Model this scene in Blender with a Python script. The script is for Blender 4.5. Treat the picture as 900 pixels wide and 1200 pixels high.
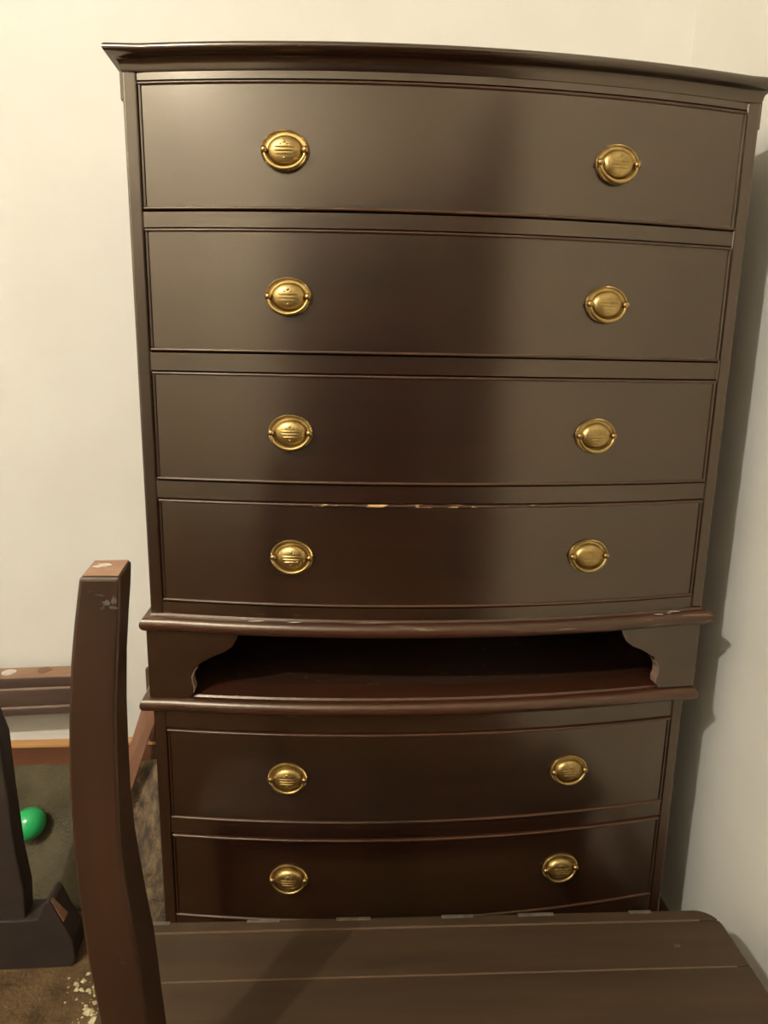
import bpy, bmesh, math, random
from mathutils import Vector, Matrix, noise
random.seed(7)
for o in list(bpy.data.objects): bpy.data.objects.remove(o)
sc = bpy.context.scene
COL = sc.collection

# ------------------------------------------------------------------ camera
EYE = 1.13                                   # eye height above the floor (m)
F_PX = 825.3                                 # focal length in pixels of the 900x1200 frame
PITCH, ROLL, YAW = (math.radians(a) for a in (12.1415, -1.04846, 4.73169))
CAM = Vector((-.17439, -1.06984, EYE))
_fwd = Vector((math.sin(YAW)*math.cos(PITCH), math.cos(YAW)*math.cos(PITCH), -math.sin(PITCH)))
_rt = Vector((math.cos(YAW), -math.sin(YAW), 0))
_dn = _fwd.cross(_rt)
R_ = math.cos(ROLL)*_rt + math.sin(ROLL)*_dn
D_ = -math.sin(ROLL)*_rt + math.cos(ROLL)*_dn
cd = bpy.data.cameras.new('camera'); cam = bpy.data.objects.new('camera', cd); COL.objects.link(cam)
m = Matrix((R_, -D_, -_fwd)).transposed().to_4x4(); m.translation = CAM
cam.matrix_world = m
cd.sensor_fit = 'VERTICAL'; cd.sensor_height = 36; cd.lens = F_PX/1200*36
cd.clip_start = .02
sc.camera = cam

# ------------------------------------------------------------------ world, light, exposure
w = bpy.data.worlds.new('world'); sc.world = w; w.use_nodes = True
w.node_tree.nodes['Background'].inputs[0].default_value = (1, .85, .65, 1)
w.node_tree.nodes['Background'].inputs[1].default_value = .02
sc.view_settings.view_transform = 'Standard'; sc.view_settings.look = 'None'
sc.view_settings.gamma = 1; sc.view_settings.use_curve_mapping = False
sc.view_settings.exposure = 0.0
LAMP = Vector((-1.70, -2.05, EYE+1.66)); LAMP_STRENGTH = 5250; LAMP_RGB = (1, .975, .91)

# ------------------------------------------------------------------ helpers
def hit(px, py, **k):
    """point of the photograph's pixel (900x1200) on the plane x=, y= or z=; z given from the eye level"""
    d = _fwd + R_*((px-450)/F_PX) + D_*((py-600)/F_PX)
    (a, v), = k.items(); i = 'xyz'.index(a)
    if a == 'z': v += EYE
    t = (v-CAM[i])/d[i]
    return CAM + d*t

def rgb(r, g, b):
    f = lambda c: (c/255/12.92) if c/255 <= .04045 else ((c/255+.055)/1.055)**2.4
    return (f(r), f(g), f(b), 1)

def mat(name, c1, c2=None, scale=(6, 6, 6), rough=.5, detail=6, coat=0, coat_rough=.1, spec=.5, metal=0, bump=0,
        bump_scale=80, lo=.35, hi=.65, rough2=None, emit=None, coat_ior=1.5, ior=1.5, tint=None):
    M = bpy.data.materials.new(name); M.use_nodes = True
    nt = M.node_tree; N = nt.nodes; L = nt.links; P = N['Principled BSDF']
    P.inputs['Roughness'].default_value = rough; P.inputs['Metallic'].default_value = metal
    P.inputs['Specular IOR Level'].default_value = spec
    P.inputs['Coat Weight'].default_value = coat; P.inputs['Coat Roughness'].default_value = coat_rough
    P.inputs['Coat IOR'].default_value = coat_ior; P.inputs['IOR'].default_value = ior
    if tint: P.inputs['Specular Tint'].default_value = tint
    tc = N.new('ShaderNodeTexCoord'); mp = N.new('ShaderNodeMapping'); mp.inputs['Scale'].default_value = scale
    L.new(tc.outputs['Object'], mp.inputs[0])
    if c2:
        ns = N.new('ShaderNodeTexNoise'); ns.inputs['Detail'].default_value = detail; ns.inputs['Scale'].default_value = 1
        ns.inputs['Roughness'].default_value = .6
        L.new(mp.outputs[0], ns.inputs['Vector'])
        rp = N.new('ShaderNodeValToRGB'); rp.color_ramp.elements[0].position = lo; rp.color_ramp.elements[1].position = hi
        rp.color_ramp.elements[0].color = c1; rp.color_ramp.elements[1].color = c2
        L.new(ns.outputs[0], rp.inputs[0]); L.new(rp.outputs[0], P.inputs['Base Color'])
        M['ramp'] = rp.name
        if rough2 is not None:
            mr = N.new('ShaderNodeMapRange'); mr.inputs[3].default_value = rough; mr.inputs[4].default_value = rough2
            L.new(ns.outputs[0], mr.inputs[0]); L.new(mr.outputs[0], P.inputs['Roughness'])
    else:
        P.inputs['Base Color'].default_value = c1
    if bump:
        n2 = N.new('ShaderNodeTexNoise'); n2.inputs['Scale'].default_value = bump_scale; n2.inputs['Detail'].default_value = 4
        L.new(tc.outputs['Object'], n2.inputs['Vector'])
        b = N.new('ShaderNodeBump'); b.inputs['Strength'].default_value = bump; b.inputs['Distance'].default_value = .01
        L.new(n2.outputs[0], b.inputs['Height']); L.new(b.outputs[0], P.inputs['Normal'])
    if emit:
        P.inputs['Emission Color'].default_value = (*LAMP_RGB, 1); P.inputs['Emission Strength'].default_value = emit
    return M

def worn(M, amount, colour, scale, xr=None):
    """mix a pale worn colour into a material where a noise is high (chips and rubbed edges), xr limits it in object x"""
    nt = M.node_tree; N = nt.nodes; L = nt.links; P = N['Principled BSDF']
    tc = N.new('ShaderNodeTexCoord'); mp = N.new('ShaderNodeMapping'); mp.inputs['Scale'].default_value = scale
    L.new(tc.outputs['Object'], mp.inputs[0])
    ns = N.new('ShaderNodeTexNoise'); ns.inputs['Scale'].default_value = 1; ns.inputs['Detail'].default_value = 3
    L.new(mp.outputs[0], ns.inputs['Vector'])
    rp = N.new('ShaderNodeValToRGB'); rp.color_ramp.elements[0].position = amount; rp.color_ramp.elements[1].position = amount+.04
    L.new(ns.outputs[0], rp.inputs[0]); fac = rp.outputs[0]
    if xr:
        sp = N.new('ShaderNodeSeparateXYZ'); L.new(tc.outputs['Object'], sp.inputs[0])
        a = N.new('ShaderNodeMath'); a.operation = 'GREATER_THAN'; a.inputs[1].default_value = xr[0]; L.new(sp.outputs[0], a.inputs[0])
        b = N.new('ShaderNodeMath'); b.operation = 'LESS_THAN'; b.inputs[1].default_value = xr[1]; L.new(sp.outputs[0], b.inputs[0])
        c = N.new('ShaderNodeMath'); c.operation = 'MULTIPLY'; L.new(a.outputs[0], c.inputs[0]); L.new(b.outputs[0], c.inputs[1])
        e = N.new('ShaderNodeMath'); e.operation = 'MULTIPLY'; L.new(c.outputs[0], e.inputs[0]); L.new(fac, e.inputs[1]); fac = e.outputs[0]
    mx = N.new('ShaderNodeMix'); mx.data_type = 'RGBA'
    src = P.inputs['Base Color'].links[0].from_socket
    L.new(fac, mx.inputs[0]); L.new(src, mx.inputs[6]); mx.inputs[7].default_value = colour
    L.new(mx.outputs[2], P.inputs['Base Color'])
    return M

def obj(name, bm, M, parent=None, smooth=False, bevel=0, seg=2):
    bmesh.ops.recalc_face_normals(bm, faces=bm.faces)
    me = bpy.data.meshes.new(name); bm.to_mesh(me); bm.free()
    if M: me.materials.append(M)
    o = bpy.data.objects.new(name, me); COL.objects.link(o)
    if parent: o.parent = parent
    if smooth:
        for p in me.polygons: p.use_smooth = True
        try: me.set_sharp_from_angle(angle=math.radians(40))
        except Exception: pass
    if bevel:
        md = o.modifiers.new('bevel', 'BEVEL'); md.width = bevel; md.segments = seg; md.limit_method = 'ANGLE'; md.angle_limit = math.radians(35)
        md.harden_normals = False
    return o

def tag(o, label=None, cat=None, group=None, kind=None):
    for k, v in (('label', label), ('category', cat), ('group', group), ('kind', kind)):
        if v: o[k] = v
    return o

def empty(name, loc, label, cat, group=None):
    o = bpy.data.objects.new(name, None); COL.objects.link(o); o.location = loc; o.empty_display_size = .05
    return tag(o, label, cat, group)

def add_box(bm, a, b):
    v = [bm.verts.new((x, y, z)) for x in (a[0], b[0]) for y in (a[1], b[1]) for z in (a[2], b[2])]
    for f in ((0, 1, 3, 2), (4, 6, 7, 5), (0, 4, 5, 1), (2, 3, 7, 6), (0, 2, 6, 4), (1, 5, 7, 3)):
        bm.faces.new([v[i] for i in f])

def box(a, b):
    bm = bmesh.new(); add_box(bm, a, b); return bm

def add_loft(bm, rings, cap=True):
    """closed rings of equal length -> skin"""
    R = [[bm.verts.new(p) for p in r] for r in rings]
    n = len(R[0])
    for a, b in zip(R, R[1:]):
        for i in range(n):
            bm.faces.new((a[i], a[(i+1) % n], b[(i+1) % n], b[i]))
    if cap:
        bm.faces.new(R[0][::-1]); bm.faces.new(R[-1])

def loft(rings, cap=True):
    bm = bmesh.new(); add_loft(bm, rings, cap); return bm

def prism(pts, d):
    """polygon (list of points) extruded by the vector d"""
    bm = bmesh.new(); d = Vector(d)
    a = [bm.verts.new(p) for p in pts]; b = [bm.verts.new(Vector(p)+d) for p in pts]
    bm.faces.new(a); bm.faces.new(b[::-1]); n = len(a)
    for i in range(n): bm.faces.new((a[i], a[(i+1) % n], b[(i+1) % n], b[i]))
    return bm

def add_tube(bm, pts, radii, n=10):
    rings = []
    for i, p in enumerate(pts):
        p = Vector(p); t = (Vector(pts[min(i+1, len(pts)-1)])-Vector(pts[max(i-1, 0)])).normalized()
        u = t.cross(Vector((0, 1, 0)) if abs(t.y) < .9 else Vector((1, 0, 0))).normalized(); v = t.cross(u)
        rings.append([p+radii[i]*(math.cos(2*math.pi*k/n)*u+math.sin(2*math.pi*k/n)*v) for k in range(n)])
    add_loft(bm, rings)

# ------------------------------------------------------------------ materials
WALL = mat('wall_paint', rgb(228, 223, 211), rgb(222, 216, 203), (3, 3, 3), rough=.6, bump=.03, bump_scale=60, spec=.3)
CEIL = mat('ceiling_paint', rgb(235, 230, 218), rough=.8)
WOODA, WOODB = (.0085, .0021, .0009, 1), (.0185, .0049, .0020, 1)
def dark_wood(name, scale, **k):
    a = dict(rough=.21, rough2=.235, coat=.12, coat_rough=.5, spec=.5, ior=1.95, tint=(1, .86, .66, 1), bump=.004, bump_scale=140)
    a.update(k); ca, cb = a.pop('cols', (WOODA, WOODB)); return mat(name, ca, cb, scale, **a)
WOOD_X = dark_wood('mahogany_grain_across', (2.5, 20, 40))
WOOD_Z = dark_wood('mahogany_grain_upright', (40, 20, 2.5))
WOOD_EDGE = worn(dark_wood('mahogany_rubbed_edge', (2.5, 20, 40), rough=.33, rough2=.38, ior=1.7, cols=((.030, .0085, .0035, 1), (.052, .0155, .0065, 1))), .70, (.12, .055, .026, 1), (40, 200, 200))
WOOD_CHIP = worn(dark_wood('mahogany_chipped_edge', (2.5, 20, 40), rough=.33, rough2=.38, ior=1.7, cols=((.030, .0085, .0035, 1), (.052, .0155, .0065, 1))), .58, (.55, .33, .13, 1), (42, 120, 120), (-.20, .14))
WOOD_TOP = worn(dark_wood('mahogany_scratched_top', (2.5, 20, 40), rough=.33, rough2=.38, ior=1.7, cols=((.030, .0085, .0035, 1), (.052, .0155, .0065, 1))), .66, (.15, .10, .07, 1), (9, 160, 160))
NICHE = mat('niche_varnish', (.018, .009, .006, 1), (.026, .012, .008, 1), (3, 12, 12), rough=.25, coat=.6, coat_rough=.06)
DUSTY = worn(mat('dusty_niche_board', (.035, .015, .008, 1), (.055, .026, .015, 1), (5, 16, 16), rough=.35, coat=.4, coat_rough=.15), .66, (.14, .11, .08, 1), (70, 70, 70))
PALE = mat('lit_end_grain', (.26, .16, .11, 1), (.16, .09, .06, 1), (40, 40, 20), rough=.6)
BRASS = mat('aged_brass', (.50, .36, .14, 1), (.36, .24, .085, 1), (60, 60, 60), rough=.36, metal=1, rough2=.44)
BRASS_D = mat('dark_brass', (.30, .19, .07, 1), (.45, .30, .12, 1), (80, 80, 80), rough=.35, metal=1)
POST = worn(mat('red_brown_wood', (.022, .0075, .0034, 1), (.036, .0128, .0060, 1), (25, 25, 3), rough=.36, coat=.05, coat_rough=.3, spec=.5, rough2=.42, ior=1.75, tint=(1, .88, .7, 1)), .72, (.15, .08, .045, 1), (30, 30, 30))
RAILW = mat('brown_reeded_wood', (.060, .034, .024, 1), (.10, .058, .042, 1), (3, 30, 30), rough=.45, coat=.2, coat_rough=.3)
ENDW = mat('bare_and_lit_tan_wood', (.34, .19, .105, 1), (.25, .135, .075, 1), (30, 30, 60), rough=.6)
WHITE = mat('white_residue', (.75, .68, .58, 1), (.5, .42, .34, 1), (90, 90, 90), rough=.8)
SMEAR = mat('grey_smear', (.12, .090, .066, 1), (.035, .020, .012, 1), (90, 90, 60), rough=.6)
HOLE = mat('dowel_brown', (.20, .10, .055, 1), rough=.7)
TABLE = mat('table_brown', (.028, .0155, .0075, 1), (.046, .026, .013, 1), (2.5, 26, 26), rough=.5, rough2=.6, spec=.5, tint=(1, .85, .65, 1), coat=.05, coat_rough=.4, bump=.03, bump_scale=160)
SEAM = mat('table_seam_highlight', (.12, .07, .04, 1), rough=.6)
METAL = mat('dull_metal', (.22, .18, .14, 1), (.13, .105, .08, 1), (60, 60, 60), rough=.5, metal=.6)
LEAF = mat('grey_brown_board', (.16, .115, .085, 1), (.11, .075, .055, 1), (30, 4, 30), rough=.5)
TAPE = mat('yellow_green_mark', (.32, .27, .04, 1), rough=.7)
BASEB = mat('orange_brown_baseboard', (.17, .065, .032, 1), (.125, .048, .024, 1), (3, 30, 30), rough=.4, coat=.2)
PLANK = mat('tan_pink_plank', (.42, .21, .125, 1), (.33, .16, .09, 1), (30, 5, 5), rough=.55)
SLAT = mat('dark_red_slat', (.11, .05, .03, 1), (.08, .035, .02, 1), (30, 30, 4), rough=.5)
RUG = mat('olive_grey_rug', (.125, .104, .062, 1), (.078, .062, .035, 1), (9, 9, 9), rough=.95, bump=.5, bump_scale=220, spec=.1)
FLOOR = mat('brown_worn_floor', (.15, .092, .042, 1), (.062, .036, .016, 1), (14, 14, 14), rough=.9, bump=.5, bump_scale=120, spec=.15, detail=10)
FUR = mat('tan_fur', (.27, .18, .095, 1), (.075, .052, .033, 1), (60, 24, 24), rough=.9, lo=.33, hi=.62, detail=9, bump=.6, bump_scale=160)
GREEN = mat('green_rubber', (.03, .46, .13, 1), rough=.25, coat=.4)
GREEN.node_tree.nodes['Principled BSDF'].inputs['Subsurface Weight'].default_value = .3
GREEN.node_tree.nodes['Principled BSDF'].inputs['Subsurface Radius'].default_value = (.01, .02, .01)
CRUMB = mat('pale_crumbs', (.62, .55, .33, 1), (.36, .27, .12, 1), (120, 120, 120), rough=.8)
DARK_BROWN = mat('dark_brown', (.03, .014, .008, 1), (.045, .02, .012, 1), (20, 20, 2), rough=.6)  # for the added dark panels, also the lamp socket and cord
DARKB = mat('dark_block', (.018, .011, .008, 1), (.030, .019, .013, 1), (12, 30, 30), rough=.6)
BULB = mat('lit_bulb', (1, .9, .7, 1), emit=LAMP_STRENGTH)

# ------------------------------------------------------------------ the room
XW, YW, XL, YF, ZC = .55, .44, -2.6, -3.6, 2.92
def struct(name, bm, M, parent=None, **k):
    o = obj(name, bm, M, parent, **k)
    if not parent: o['kind'] = 'structure'
    return o
struct('floor', box((XL-.1, YF-.1, -.1), (XW+.1, YW+.1, 0)), FLOOR)
struct('ceiling', box((XL-.1, YF-.1, ZC), (XW+.1, YW+.1, ZC+.1)), CEIL)
struct('wall_back', box((XL-.1, YW, 0), (XW+.1, YW+.1, ZC)), WALL)
struct('wall_right', box((XW, YF, 0), (XW+.1, YW, ZC)), WALL)
struct('wall_left', box((XL-.1, YF, 0), (XL, YW, ZC)), WALL)
struct('wall_front', box((XL, YF-.1, 0), (XW, YF, ZC)), WALL)
# baseboard along the back wall: reddish face, orange rounded cap
bb = struct('baseboard_back', box((XL, YW-.014, 0), (-.2, YW, hit(40, 876, y=YW-.016).z)), BASEB)
bm = bmesh.new()
zc = hit(40, 876, y=YW-.016).z
add_loft(bm, [[Vector((x, YW-.018, zc)), Vector((x, YW-.017, zc+.006)), Vector((x, YW-.010, zc+.010)), Vector((x, YW, zc+.011)), Vector((x, YW, zc))] for x in (XL, -.2)])
obj('cap_moulding', bm, mat('orange_cap', (.55, .28, .09, 1), (.45, .22, .07, 1), (3, 30, 30), rough=.35, coat=.3), bb, bevel=.001)
# two unseen dark panels behind the viewpoint, added to darken the drawer reflections
dp = struct('added_dark_panel_1', box((XW-.03, -3.5, 0), (XW, -1.42, 2.1)), DARK_BROWN)
dp2 = struct('added_dark_panel_2', box((-1.35, YF, 0), (.45, YF+.03, 2.1)), DARK_BROWN)

# ------------------------------------------------------------------ pendant lamp (above and behind the viewpoint, to the left)
pl = empty('pendant_lamp', (LAMP.x, LAMP.y, LAMP.z), 'bare bulb pendant lamp hanging from the ceiling behind the viewpoint', 'lamp')
bm = bmesh.new(); bmesh.ops.create_uvsphere(bm, u_segments=24, v_segments=16, radius=.032); obj('bulb', bm, BULB, pl, True)
bm = bmesh.new(); add_tube(bm, [(0, 0, .037), (0, 0, .10)], [.018, .02], 16); obj('socket', bm, DARK_BROWN, pl, True)
bm = bmesh.new(); add_tube(bm, [(0, 0, .10), (0, 0, ZC-LAMP.z)], [.003, .003], 8); obj('cord', bm, DARK_BROWN, pl, True)

# ------------------------------------------------------------------ tall dresser
DR = empty('tall_dresser', (0, .2, 0), 'tall dark mahogany bow front dresser with six brass handled drawers and an open slot', 'dresser')
def P(name, bm, M, parent=None, **k):
    """part of the dresser; geometry is given in room coordinates"""
    par = parent or DR
    for v in bm.verts: v.co -= Vector((0, .2, 0))
    return obj(name, bm, M, par, **k)
E_ = EYE
UP = dict(x0=0.0, h=.4497, y0=0.0, b=.046)          # upper case: centre, half width, corner depth, bow
LO = dict(x0=-.007, h=.4500, y0=.012, b=.036)       # lower case
YB = .41                                             # back of both cases
def bow(c, x):
    u = min(1, abs(x-c['x0'])/(c['h']-.0205)); return c['y0']-c['b']*(1-u*u)
def xs(c, inset, n=28):
    a, b = c['x0']-c['h']+inset, c['x0']+c['h']-inset
    return [a+(b-a)*i/n for i in range(n+1)]
def bowed(c, inset, prof, n=28):
    """closed profile [(forward, z)] swept along the bow"""
    return loft([[Vector((x, bow(c, x)-f, z)) for f, z in prof] for x in xs(c, inset, n)])
def round_case(c, prof, n=28, yb=YB):
    """closed profile [(outward, z)] swept round the left side, the bow and the right side, with mitred corners"""
    xL, xR = c['x0']-c['h'], c['x0']+c['h']
    path = [Vector((xL, yb, 0))]+[Vector((x, bow(c, x), 0)) for x in xs(c, 0, n)]+[Vector((xR, yb, 0))]
    nm = []
    for a, b in zip(path, path[1:]):
        t = (b-a).normalized(); nm.append(Vector((t.y, -t.x, 0)))
    rings = []
    for i, p in enumerate(path):
        if i == 0: o = nm[0]
        elif i == len(path)-1: o = nm[-1]
        else:
            o = nm[i-1]+nm[i]; o = o/(o.dot(nm[i]))
        rings.append([p+o*f+Vector((0, 0, z)) for f, z in prof])
    return loft(rings)
def arc(cx, cz, r, a0, a1, n=6, rz=None):
    return [(cx+r*math.cos(math.radians(a0+(a1-a0)*i/n)), cz+(rz or r)*math.sin(math.radians(a0+(a1-a0)*i/n))) for i in range(n+1)]

# carcass, upper case
zu0, zu1 = E_-.394, E_+.374
for s in (-1, 1):
    a, b = sorted((s*UP['h'], s*(UP['h']-.0205)))
    P('side_panel', box((a, UP['y0'], zu0), (b, YB, zu1)), WOOD_Z, bevel=.0035, seg=3)
    xa, xb = sorted((s*(UP['h']-.001), s*(UP['h']+.0035)))
    P('side_moulding', box((xa, UP['y0']+.004, E_+.338), (xb, YB, E_+.375)), WOOD_Z, bevel=.001)
P('back_panel', box((-UP['h']+.02, YB-.012, zu0), (UP['h']-.02, YB, zu1)), WOOD_Z)
# carcass, lower case (a low plinth under the last rail)
zl0, zl1 = .13, E_-.555
for s in (-1, 1):
    a, b = sorted((LO['x0']+s*LO['h'], LO['x0']+s*(LO['h']-.0205)))
    P('side_panel', box((a, LO['y0'], zl0), (b, YB, zl1)), WOOD_Z, bevel=.0035, seg=3)
P('back_panel', box((LO['x0']-LO['h']+.02, YB-.012, zl0), (LO['x0']+LO['h']-.02, YB, zl1)), WOOD_Z)
for sx in (-1, 1):
    for yy in (LO['y0']-.002, YB-.10):
        x = LO['x0']+sx*(LO['h']-.05)
        bm = loft([[Vector((x+dx*k, yy+.045+dy*k, z)) for dx, dy in ((-.05, -.045), (.05, -.045), (.05, .045), (-.05, .045))] for z, k in ((0, .82), (.05, .8), (.11, .95), (.131, 1))])
        P('foot', bm, WOOD_Z, bevel=.003)
# rails: (case, z of the top edge, z of the bottom edge)
for c, z1, z0 in ((UP, .376, .3625), (UP, .1965, .1765), (UP, .0055, -.0195), (UP, -.1828, -.2084), (UP, -.3742, -.396),
                  (LO, -.555, -.5965), (LO, -.7655, -.7922), (LO, -.9575, -1.02)):
    P('rail', bowed(c, .020, [(-.0015, E_+z1), (-.0015, E_+z0), (-.09, E_+z0), (-.09, E_+z1)]), WOOD_X, smooth=True)

# drawers
def oval_plate():
    bm = bmesh.new(); A, B = .0330, .0262; NA = 96
    prof = [(1.0, 0), (1.0, .0016), (.975, .0032), (.945, .0034), (.915, .0030), (.885, .0010), (.80, .0006), (.75, .0008), (.71, .0040), (.65, .0070),
            (.54, .0088), (.42, .0101), (.30, .0108), (.18, .0111), (.08, .0112)]
    rings = []
    for k, (r, h) in enumerate(prof):
        ring = []
        for i in range(NA):
            t = 2*math.pi*i/NA; x, z = A*r*math.cos(t), B*r*math.sin(t); hh = h
            if k in (2, 3): hh += .0007*math.cos(48*t)                       # beaded rim
            if r < .66:                                                      # ribs stamped across the dome
                e = 1-r/.66
                pass
            ring.append(bm.verts.new((x, -hh, z)))
        rings.append(ring)
    for a, b in zip(rings, rings[1:]):
        for i in range(NA): bm.faces.new((a[i], a[(i+1) % NA], b[(i+1) % NA], b[i]))
    c = bm.verts.new((0, -.0112, 0))
    for i in range(NA): bm.faces.new((rings[-1][i], rings[-1][(i+1) % NA], c))
    bm.faces.new(rings[0][::-1])
    hd = lambda x, z: .0112-.0046*min(1, ((x/A)**2+(z/B)**2)/.42)**1.4
    for z0, L in ((.0028, .0165), (-.0016, .0160), (-.0058, .0135)):         # ribs stamped across the dome
        q = []
        for k in range(13):
            x = -L+2*L*k/12; r = .0015*math.sqrt(max(.02, 1-(x/L)**4)); y = -hd(x, z0)
            q.append([Vector((x, y+.0010-r*1.3*math.sin(t), z0+r*math.cos(t))) for t in [math.pi*2*j/8 for j in range(8)]])
        add_loft(bm, q)
    for x0, z0, r in ((0, .0092, .0024), (-.0045, .0066, .0016), (.0045, .0066, .0016), (0, -.0105, .0018)):
        q = []
        for k in range(1, 5):
            t = k*math.pi/8; q.append([Vector((x0+r*1.2*math.cos(t)*math.cos(u), -hd(x0, z0)+.0004-r*.7*math.sin(t), z0+r*math.cos(t)*math.sin(u))) for u in [math.pi*2*j/10 for j in range(10)]])
        add_loft(bm, q)
    return bm
def bail():
    bm = bmesh.new(); pts = []; rr = []
    for i in range(33):
        u = i/32; t = math.pi+math.pi*u
        pts.append((.0278*math.cos(t), -.0068-.0012*math.sin(math.pi*u), .0235*math.sin(t)*(1 if 0 < u < 1 else 1)))
        rr.append(.0017+.0012*math.sin(math.pi*u))
    add_tube(bm, pts, rr, 10); return bm
def pull_post():
    bm = bmesh.new(); rings = []
    for y, r in ((0, .0030), (-.003, .0026), (-.0042, .0042), (-.0062, .0050), (-.0085, .0047), (-.0102, .0030), (-.0108, .0009)):
        rings.append([Vector((r*math.cos(a*math.pi/7), y, r*math.sin(a*math.pi/7))) for a in range(14)])
    add_loft(bm, rings); return bm
proto = {}
def pull(drawer, c, x, z):
    y = bow(c, x)-.0005; tilt = math.atan2(bow(c, x+.02)-bow(c, x-.02), .04)
    M0 = Matrix.Translation((x, y-.2, z)) @ Matrix.Rotation(tilt, 4, 'Z')
    for nm, f, mt, offs in (('pull_plate', oval_plate, BRASS, (0,)), ('bail_handle', bail, BRASS, (0,)), ('pull_post', pull_post, BRASS_D, (-.0278, .0278))):
        for dx in offs:
            if nm not in proto:
                o = obj(nm, f(), mt, drawer, True); proto[nm] = o
            else:
                o = proto[nm].copy(); COL.objects.link(o); o.parent = drawer
            M1 = M0 @ Matrix.Translation((dx, 0, 0))
            o.matrix_local = M1
def drawer(c, z1, z0, pl_, pr_, top_bead=None):
    i0, g, bw, bp = .0215, .0016, .0042, .0028       # inset, gap, bead width, bead projection
    Z1, Z0 = E_+z1-g, E_+z0+g
    d = P('drawer', bowed(c, i0+bw, [(0, Z1-bw), (0, Z0+bw), (-.34, Z0+bw), (-.34, Z1-bw)]), WOOD_X, smooth=True)
    r = bw/2
    def bd(zc):
        pr = [(-.016, zc-r)]+[(bp-r*.9+r*.9*math.cos(t), zc+r*math.sin(t)) for t in [(-90+30*k)*math.pi/180 for k in range(7)]]+[(-.016, zc+r)]
        return bowed(c, i0, pr)
    P('cock_bead', bd(Z1-r), top_bead or WOOD_EDGE, d, smooth=True)
    P('cock_bead', bd(Z0+r), WOOD_EDGE, d, smooth=True)
    for s in (-1, 1):
        xc = c['x0']+s*(c['h']-i0-r); y = bow(c, xc)
        ring = lambda z: [Vector((xc-r, y+.016, z)), Vector((xc-r, y-.001, z)), Vector((xc-r*.5, y-bp*.9, z)), Vector((xc+r*.5, y-bp*.9, z)), Vector((xc+r, y-.001, z)), Vector((xc+r, y+.016, z))]
        P('cock_bead', loft([ring(Z0+bw), ring(Z1-bw)]), WOOD_Z, d)
    yb_ = bow(c, c['x0']+.228)-.006
    a_, b_ = hit(*pl_, y=yb_), hit(*pr_, y=yb_); px, zp = (b_.x-a_.x)/2, (a_.z+b_.z)/2
    for s in (-1, 1):
        pull(d, c, (a_.x+b_.x)/2+s*px, zp)
    return d
drawer(UP, .3615, .1970, (334, 175), (725, 192.5))
drawer(UP, .1760, .0060, (338, 347), (712, 357.5))
drawer(UP, -.0200, -.1823, (340.5, 508), (699, 510.5))
drawer(UP, -.2089, -.3737, (342, 653.5), (690.5, 652), WOOD_CHIP)
drawer(LO, -.5970, -.7650, (337, 914), (667.5, 903.5))
drawer(LO, -.7927, -.9570, (338.5, 1032), (657, 1018.5))

# cornice: rounded nose above a cove
zt = E_+.4005
prof = [(-.04, zt), (.012, zt)]+arc(.0135, zt-.0055, .0055, 90, -60, 6)+[(.0105, zt-.0135)]+\
       [(.0105-.0095*math.sin(a*math.pi/12), zt-.0135-.0115*(1-math.cos(a*math.pi/12))) for a in range(1, 7)]+[(-.0005, zt-.0285), (-.04, zt-.0285)]
P('cornice', round_case(UP, prof), WOOD_X, smooth=True)
P('top_panel', bowed(UP, .018, [(-.018, zt-.0005), (-.018, zt-.02), (-.30, zt-.02), (-.30, zt-.0005)]), WOOD_X)
P('top_panel', box((-UP['h']+.01, .20, zt-.02), (UP['h']-.01, YB, zt-.0005)), WOOD_X)
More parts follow.
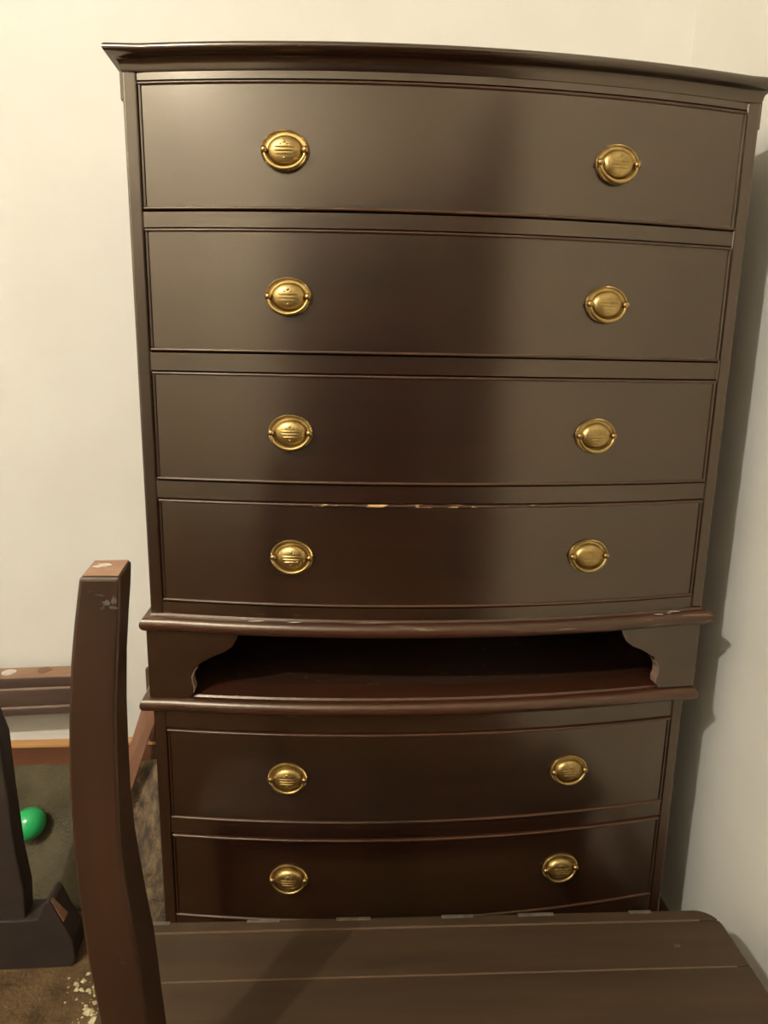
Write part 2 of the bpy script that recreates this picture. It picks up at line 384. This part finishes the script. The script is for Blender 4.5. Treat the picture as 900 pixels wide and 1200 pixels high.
# waist: moulding, open slot between two scrolled brackets, second moulding
def nosing(z1, z0, out):
    r = (z1-.003-z0)/2
    return [(-.05, z1), (-.001, z1), (.0015, z1-.003), (out-r, z1-.003)]+arc(out-r, z0+r, r, 90, -90, 8)+[(-.05, z0)]
P('waist_moulding', round_case(UP, nosing(E_-.3935, E_-.4205, .0155)), WOOD_TOP, smooth=True)
P('waist_moulding', round_case(LO, nosing(E_-.5350, E_-.5620, .0175)), WOOD_EDGE, smooth=True)
zw1, zw0 = E_-.4195, E_-.5365
for s in (-1, 1):
    X0 = -.003
    xo = X0+s*.4560; 
    P('side_panel', box((min(xo, xo-s*.02), .004, zw0), (max(xo, xo-s*.02), YB, zw1)), WOOD_Z, bevel=.002)
    cut = [(.309, zw1), (.312, zw1-.012), (.320, zw1-.026), (.333, zw1-.036), (.349, zw1-.043), (.361, zw1-.050), (.370, zw1-.056), (.3755, zw1-.0585),
           (.3765, zw1-.064), (.382, zw1-.070), (.3865, zw1-.080), (.3865, zw1-.091), (.3835, zw1-.100), (.3845, zw1-.108), (.3905, zw0)]
    outl = [(X0+s*(x), z) for x, z in cut]
    bm = bmesh.new()
    yf = lambda x: bow(UP, x)+.006 if abs(x) < .44 else .006
    A = [[bm.verts.new((x, yf(x), z)), bm.verts.new((xo, .0035, z)), bm.verts.new((xo, .026, z)), bm.verts.new((x, yf(x)+.02, z))] for x, z in outl]
    for p, q in zip(A, A[1:]):
        for i in range(4): bm.faces.new((p[i], p[(i+1) % 4], q[(i+1) % 4], q[i]))
    bm.faces.new(A[0]); bm.faces.new(A[-1][::-1])
    P('scroll_bracket', bm, WOOD_X, bevel=.0008)
    # lower curl of the bracket: its lit inner edge painted pale
    bm = bmesh.new(); pts = outl[8:14]
    B = [[bm.verts.new((x-s*.0006, yf(x)-.0004, z)), bm.verts.new((x-s*.0006, yf(x)+.0195, z)), bm.verts.new((x+s*.0006, yf(x)+.0195, z)), bm.verts.new((x+s*.0006, yf(x)-.0004, z))] for x, z in pts]
    for p, q in zip(B, B[1:]):
        for i in range(4): bm.faces.new((p[i], p[(i+1) % 4], q[(i+1) % 4], q[i]))
    bm.faces.new(B[0]); bm.faces.new(B[-1][::-1])
    tag(P('lit_curl_edge', bm, PALE), 'pale curl of the slot bracket, lit tone in its colour')
P('slot_floor', bowed(LO, .024, [(-.012, zw0+.0006), (-.012, zw0-.012), (-.34, zw0-.012), (-.34, zw0+.0006)]), DUSTY)
P('slot_ceiling', bowed(UP, .024, [(-.012, zw1+.008), (-.012, zw1-.0005), (-.34, zw1-.0005), (-.34, zw1+.008)]), NICHE)
P('slot_back', box((-.436, YB-.10, zw0), (.430, YB-.088, zw1)), NICHE)

for px, py, L in ((784, 718.5, .004), (790, 716.5, .010), (772, 720, .008), (300, 728, .012), (345, 729.5, .010)):
    c = hit(px, py, z=-.3938)
    bm = loft([[Vector((c.x+dx*L, c.y+.0012*sy*(1-dx*dx), c.z+.0001)) for sy in (-1, 1)]+[Vector((c.x+dx*L, c.y+.0012*sy*(1-dx*dx), c.z+.0006)) for sy in (1, -1)] for dx in (-.95, -.4, .3, .95)])
    P('chip', bm, WHITE)
# ------------------------------------------------------------------ curved post in the left foreground
YP = -.45
prof_px = [(677, 92, 141), (700, 89.5, 141), (733, 86, 140.5), (780, 82, 138), (840, 80, 136.5), (900, 80, 137.5), (950, 82, 139.5), (1000, 86, 142), (1040, 90.5, 147), (1080, 95.5, 154), (1127, 102.5, 161.5), (1165, 110, 167), (1200, 117, 172)]
back_px = [156, 155, 153, 151, 151, 153.5, 156, 161, 167.5, 174.5, 184, 189, 193]
rings = []
for (py, a, b), c in zip(prof_px, back_px):
    p, q = hit(a, py, y=YP), hit(b, py, y=YP); r = hit(c, py, y=YP+.045)
    rings.append([p, q, Vector((r.x, YP+.045, q.z)), Vector((p.x+(r.x-q.x), YP+.045, p.z))])
last = rings[-1]
for z, dx in ((.42, .002), (.36, .006), (.25, .018), (.12, .018), (.0, .016)):
    rings.append([Vector((v.x+dx, v.y, z)) for v in last])
tl, tr = hit(110, 656.5, y=YP+.045), hit(151, 655.5, y=YP+.045)
rings[0][2] = Vector((rings[0][2].x, YP+.045, tr.z)); rings[0][3] = Vector((rings[0][3].x, YP+.045, tl.z))
base = Vector((sum(v.x for v in rings[-1])/4, YP+.0225, 0))
po = empty('curved_post', base, 'curved red brown wooden post with slanted bare top, standing in the left foreground', 'post')
bm = loft([[v-base for v in r] for r in rings]); bmesh.ops.subdivide_edges(bm, edges=[e for e in bm.edges if abs(e.verts[0].co.z-e.verts[1].co.z) < .02 and False], cuts=1) if False else None
obj('shaft', bm, POST, po, bevel=.0035, seg=3)
# bare tan top
t4 = [rings[0][i] for i in range(4)]; ctr = sum(t4, Vector())/4
n = (t4[1]-t4[0]).cross(t4[3]-t4[0]).normalized(); n = n if n.z > 0 else -n
ins = [ctr+(v-ctr)*.86+n*.0003 for v in t4]
tag(obj('top_face', prism([v-base for v in ins], n*.0006), ENDW, po), 'bare tan top face')
def blob(c, u, v, nrm, ru, rv, k=14, jag=.25, seed=1, th=.0008):
    rnd = random.Random(seed); pts = []
    for i in range(k):
        t = 2*math.pi*i/k; f = 1+jag*(rnd.random()-.6); pts.append(c+u*(ru*f*math.cos(t))+v*(rv*f*math.sin(t)))
    return prism(pts, nrm*th)
u = (t4[1]-t4[0]).normalized(); v = n.cross(u)
tag(obj('residue', blob(ctr+v*.004-u*.004-base+n*.0008, u, v, n, .0075, .0045, jag=.9, seed=5), WHITE, po), 'white residue on the top')
for px, py, ru_, rv_, sd in ((108, 694, .0042, .0009, 1), (116, 698, .0030, .0012, 2), (125, 707, .0040, .0036, 3), (131, 712, .0062, .0022, 4), (134, 704, .0026, .0036, 5), (122, 713, .0040, .0012, 6)):
    c = hit(px, py, y=YP)-base+Vector((0, -.0002, 0))
    tag(obj('smear', blob(c, Vector((1, 0, 0)), Vector((0, 0, 1)), Vector((0, -1, 0)), ru_, rv_, 16, .55, sd, .0004), SMEAR, po), 'pale grey smear below the top')
# ------------------------------------------------------------------ frame with a reeded rail, a second curved leg and a foot block behind the post
YR = .36
fbase = hit(40, 1135, z=-EYE)
fr = empty('reeded_frame', Vector((fbase.x, fbase.y+.03, 0)), 'dark wooden frame with grooved rail and curved leg, standing behind the curved post', 'frame')
F0 = fr.location.copy()
def FP(name, bm, M, **k):
    for q in bm.verts: q.co -= F0
    return obj(name, bm, M, fr, **k)
def rail_section(x, z1, z0):
    h = z1-z0
    p = [(0, 0), (0, .235), (.0055, .27), (.0055, .305), (0, .335), (0, .735), (.0055, .765), (.0055, .80), (0, .83), (0, 1)]
    return [Vector((x, YR+d, z1-h*t)) for d, t in p]+[Vector((x, YR+.055, z0)), Vector((x, YR+.055, z1))]
aL, aR = hit(0, 796, y=YR), hit(80, 793, y=YR); cL, cR = hit(0, 840, y=YR), hit(80, 836, y=YR)
def rz(x, p, q): return p.z+(q.z-p.z)*(x-p.x)/(q.x-p.x)
xa, xb = -1.45, hit(96, 800, y=YR).x
FP('rail', loft([rail_section(x, rz(x, aL, aR), rz(x, cL, cR)) for x in (xa, xb)]), RAILW, bevel=.0012)
for pz in (.287, .783):   # pale line in each groove
    ln = []
    for x in (xa+.001, xb-.001):
        z1, z0 = rz(x, aL, aR), rz(x, cL, cR); zz = z1-(z1-z0)*pz
        ln.append([Vector((x, YR-.0008, zz+.0019)), Vector((x, YR-.0008, zz-.0019)), Vector((x, YR+.006, zz-.0018)), Vector((x, YR+.006, zz+.0018))])
    tag(FP('groove_bead', loft(ln), mat('groove_tan%d' % int(pz*10), (.34, .23, .16, 1), (.26, .17, .115, 1), (10, 30, 30), rough=.6)), 'paler bead in the rail groove')
tp = [Vector((x, y, rz(x, aL, aR)+.0003)) for x, y in ((xa+.002, YR+.002), (xb-.002, YR+.002), (xb-.002, YR+.053), (xa+.002, YR+.053))]
tag(FP('rail_top', prism(tp, (0, 0, .0007)), ENDW), 'bare tan top of the rail')
for px, M, lab in ((10.5, WHITE, 'white oval pad'), (52, HOLE, 'brown oval dowel mark')):
    c = hit(px, 787 if px < 20 else 785, z=rz(-.7, aL, aR)-EYE); c.z = rz(c.x, aL, aR)+.0009
    tag(FP('oval_pad' if px < 20 else 'dowel_mark', blob(c, Vector((1, 0, 0)), Vector((0, 1, 0)), Vector((0, 0, 1)), .0145, .0145, 20, 0 if px < 20 else .3, 2, .0012), M), lab)
YLG = fbase.y+.006
leg = [(-10, 836), (0, 868), (8, 930), (18, 1000), (28, 1046), (30, 1084), (-46, 1084), (-50, 1000), (-60, 930), (-70, 868), (-80, 836)]
right = [(-12, 838), (0, 868), (8, 930), (18, 1000), (28, 1046), (30, 1084)]
rings = []
for (x, y) in right:
    a = hit(x, y, y=YLG); wd = .075
    rings.append([Vector((a.x-wd, YLG, a.z)), Vector((a.x, YLG, a.z)), Vector((a.x, YLG+.04, a.z)), Vector((a.x-wd, YLG+.04, a.z))])
FP('leg', loft(rings), DARKB, bevel=.003)
FP('leg', box((-1.44, YR+.004, 0), (-1.38, YR+.054, rz(-1.41, cL, cR))), POST, bevel=.003)
FP('stretcher', box((-1.435, YLG+.02, .004), (-1.385, YR+.01, .055)), POST, bevel=.003)
yb_ = fbase.y
blk = [(-330, 1092), (20, 1080), (44, 1078), (52, 1060), (56, 1057), (61, 1061), (72, 1082), (85, 1102), (88, 1124), (84, 1132)]
pts = [hit(x, y, y=yb_) for x, y in blk]; pts[-1].z = 0.0; pts.append(Vector((pts[0].x, yb_, 0)))
FP('foot_block', prism(pts, (0, .055, 0)), DARKB, bevel=.002)
a, b = hit(57, 1058, y=yb_), hit(72, 1083, y=yb_)
tag(FP('lit_edge', prism([a+Vector((.002, .004, .001)), b+Vector((.002, .004, .001)), b+Vector((.002, .026, .001)), a+Vector((.002, .012, .001))], (.001, 0, .001)), ENDW), 'tan edge of the block, lit tone in its colour')  # light on the block's right face, painted as a tan sliver

# ------------------------------------------------------------------ low table in front of the dresser
ZT = EYE-.85; ang = math.radians(-1.6)
ptR = hit(800, 1066, z=ZT-EYE)
lt = empty('low_table', (0, -.24, 0), 'wide low dark brown wooden table with a board top, before the dresser', 'table')
lt.rotation_euler.z = ang
ML = (Matrix.Translation((0, -.24, 0)) @ Matrix.Rotation(ang, 4, 'Z')).inverted()
def loc(px, py): return ML @ hit(px, py, z=ZT-EYE)
xr = loc(868, 1114).x; xl = -.475; yb = (loc(500, 1073).y+loc(300, 1080).y+loc(760, 1067).y)/3
y1 = (loc(250, 1094-3).y+loc(740, 1081).y)/2; y2 = (loc(250, 1151).y+loc(540, 1140).y)/2; yf = -.12
rc = .034
cornr = [(xr-rc+rc*math.sin(t), yb-rc+rc*math.cos(t)) for t in [k*math.pi/16 for k in range(9)]]
def board(outline, z1, z0):
    return prism([Vector((x, y, z1)) for x, y in outline], (0, 0, z0-z1))
g = .0007
if y1 > yb-rc:                   # the narrow back strip ends inside the rounded corner
    ci = [p for p in cornr if p[1] >= y1+g] ; cj = [p for p in cornr if p[1] < y1-g]
else: ci, cj = cornr, []
xe = lambda y: xr-rc+math.sqrt(max(0, rc*rc-(max(0, y-(yb-rc)))**2))
strips = [([(xl, yb)]+ci+[(xe(y1+g), y1+g), (xl, y1+g)], ZT), ([(xl, y1-g), (xe(y1-g), y1-g)]+cj+[(xr, y2+g), (xl, y2+g)], ZT-.0007), ([(xl, y2-g), (xr, y2-g), (xr, yf), (xl, yf)], ZT-.0002)]
for o_, z in strips:
    obj('board', board(o_, z, ZT-.022), TABLE, lt, bevel=.0016, seg=2)
for y in (y1, y2):  # board joints, with the highlight on their edges painted as pale strips
    tag(obj('seam', box((xl+.01, y-.0011, ZT-.004), (xr-.02 if y == y2 else xe(y)-.03, y+.0011, ZT-.0004)), SEAM, lt), 'seam between boards, edge highlight in its colour')
obj('apron', box((xl+.03, yf+.02, ZT-.09), (xr-.03, yb-.03, ZT-.021)), TABLE, lt)
for x in (xl+.05, xr-.05):
    for y in (yf+.04, yb-.05):
        obj('leg', loft([[Vector((x+dx*k, y+dy*k, z)) for dx, dy in ((-.02, -.02), (.02, -.02), (.02, .02), (-.02, .02))] for z, k in ((0, .7), (ZT-.08, 1))]), TABLE, lt, bevel=.003)
for pa, pb, py in ((172, 200, 1080), (290, 328, 1077), (394, 434, 1073.5), (517, 554, 1071), (606, 648, 1069.5), (736, 762, 1067.5)):
    a, b = loc(pa, py), loc(pb, py)
    tag(obj('metal_clip', box((a.x, yb-.005, ZT-.002), (b.x, yb+.001, ZT+.0012)), METAL, lt, bevel=.0006), 'dull metal clip on the back edge')
tag(obj('worn_spot', blob(loc(793, 1108)+Vector((0, 0, -.0006)), Vector((1, 0, 0)), Vector((0, 1, 0)), Vector((0, 0, 1)), .006, .0035, 9, .7, 9, .0006), SMEAR, lt), 'small pale worn spot')

# ------------------------------------------------------------------ rug heaped against the baseboard
def rug_z(x, y):
    t = max(0, min(1, (y-.28)/(.425-.28))); s = t*t*(3-2*t)
    return .010+(hit(40, 895, y=.424).z-.016)*(.55*s+.45*t)+.006*noise.noise(Vector((x*9, y*14, 0)))+.004*noise.noise(Vector((x*25, y*25, 4)))-.010*math.exp(-((y-.36)/.02)**2)
bm = bmesh.new(); nx, ny = 70, 40; G = []
for i in range(nx+1):
    x = -1.34+(-.475+1.34)*i/nx
    ye = .245-.25*max(-.1, min(.14, x+.75))
    if x > -.60: ye -= .0
    G.append([bm.verts.new((x, ye+(.430-ye)*j/ny, max(.012, rug_z(x, ye+(.430-ye)*j/ny)))) for j in range(ny+1)])
for i in range(nx):
    for j in range(ny): bm.faces.new((G[i][j], G[i+1][j], G[i+1][j+1], G[i][j+1]))
ru = obj('rug', bm, RUG, None, True)
so = ru.modifiers.new('thick', 'SOLIDIFY'); so.thickness = .010; so.offset = -1
tag(ru, 'olive grey rug heaped up against the baseboard on the left', 'rug')

# fur blanket beside the dresser: base and tufts
bm = bmesh.new(); nx, ny = 14, 30; G = []
def fz(x, y): return max(.016, rug_z(x, y)+.006 if y > .2 else .016)+.012*noise.noise(Vector((x*14, y*14, 8)))+.018
for i in range(nx+1):
    x = -.615+.128*i/nx
    G.append([bm.verts.new((x+.012*noise.noise(Vector((y_*9, 0, i))) if False else x, y_, fz(x, y_))) for y_ in [.12+.29*j/ny for j in range(ny+1)]])
for i in range(nx):
    for j in range(ny): bm.faces.new((G[i][j], G[i+1][j], G[i+1][j+1], G[i][j+1]))
fu = obj('fur_blanket', bm, FUR, None, True)
so = fu.modifiers.new('thick', 'SOLIDIFY'); so.thickness = .012; so.offset = -1
tag(fu, 'mottled tan and grey fur blanket on the floor beside the dresser', 'blanket')
bm = bmesh.new(); rnd = random.Random(2)
for k in range(7000):
    x, y = -.613+.124*rnd.random(), .122+.286*rnd.random(); z = fz(x, y)-.001
    a = rnd.random()*6.283; l = .012+.018*rnd.random(); d = Vector((math.cos(a)*.6+.2, math.sin(a)*.6-.4, .9)).normalized()*l
    s = Vector((-math.sin(a), math.cos(a), 0))*.0010; p = Vector((x, y, z))
    bm.faces.new([bm.verts.new(p-s), bm.verts.new(p+s), bm.verts.new(p+d)])
ft = obj('fur', bm, FUR, fu); ft['kind'] = 'stuff'

# green balloon on the rug
def ray_rug(px, py):
    y = .25
    while y < .43:
        p = hit(px, py, y=y)
        if p.z <= rug_z(p.x, y): return p
        y += .002
    return p
rb = .0355
gpt = ray_rug(33, 985); bc = gpt+Vector((0, -.002, 0)); bc.z = rug_z(bc.x, bc.y)+rb*.92
# keep the ball's centre on its sight line
best = min(((hit(33, 966, y=.25+.003*i)) for i in range(60)), key=lambda p: abs(p.z-(rug_z(p.x, p.y)+rb*1.35)))
bc = best
ba = empty('balloon', (bc.x, bc.y, bc.z), 'small green balloon lying on the olive grey rug', 'balloon')
bm = bmesh.new(); rings = []
ax = (R_*(-.75)+D_*(.62)).normalized(); uu = ax.cross(_fwd).normalized(); vv = ax.cross(uu)
for k in range(1, 26):
    t = math.pi*k/26; s = -math.cos(t); r = math.sin(t)*rb*.95
    if s > .5: r *= 1-.22*(s-.5)/.5
    rings.append([ax*(s*rb*1.08)+uu*(r*math.cos(2*math.pi*i/28))+vv*(r*math.sin(2*math.pi*i/28)) for i in range(28)])
add_loft(bm, rings); obj('skin', bm, GREEN, ba, True)
bm = bmesh.new(); add_tube(bm, [ax*rb*1.04, ax*rb*1.14, ax*rb*1.2, ax*rb*1.3], [.006, .0028, .0032, .0058], 12); obj('knot', bm, GREEN, ba, True)

# plank and slat leaning behind the dresser
pa0, pa1 = hit(149, 884, y=.345), hit(157, 914, y=.345)
pb0, pb1 = hit(173.5, 806, y=.385), hit(187, 832, y=.385)
d = (pb0-pa0).normalized()
pb0 += d*.10; pb1 += d*.10
pa0 -= d*.09; pa1 -= d*.09
pk = tag(obj('leaning_plank', prism([pa0, pa1, pb1, pb0], (0, .016, 0)), PLANK, None, bevel=.0015), 'tan plank leaning diagonally behind the left side of the dresser', 'plank')
s0 = hit(168.5, 787, y=.412)
sl = tag(obj('upright_slat', box((s0.x, .424, .18), (s0.x+.04, .438, s0.z)), SLAT, None, bevel=.001), 'dark brown upright slat against the back wall behind the dresser', 'slat')

# crumbs by the foot of the post
bm = bmesh.new(); rnd = random.Random(11)
for k in range(70):
    px, py = 70+50*rnd.random()**.6, 1140+75*rnd.random()
    p = hit(px, py, z=-EYE); r = .0015+.0045*rnd.random()**2
    q = [p+Vector((r*math.cos(t)*(.6+rnd.random()*.6), r*math.sin(t)*(.6+rnd.random()*.6), .0002)) for t in (0, 1.3, 2.5, 3.8, 5)]
    top = bm.verts.new(p+Vector((0, 0, r*.8))); vs = [bm.verts.new(v) for v in q]
    for i in range(5): bm.faces.new((vs[i], vs[(i+1) % 5], top))
    bm.faces.new(vs[::-1])
for px, py, r in ((104, 1186, .011), (112, 1196, .013), (98, 1150, .006)):
    p = hit(px, py, z=-EYE)
    vs = [bm.verts.new(p+Vector((r*math.cos(t), r*math.sin(t)*.8, .0002))) for t in (0, 1.1, 2.3, 3.5, 4.8)]; top = bm.verts.new(p+Vector((.002, 0, r*.6)))
    for i in range(5): bm.faces.new((vs[i], vs[(i+1) % 5], top))
    bm.faces.new(vs[::-1])
cr = obj('crumbs', bm, CRUMB); tag(cr, 'pale yellow crumbs scattered on the brown floor by the post', 'debris', None, 'stuff')
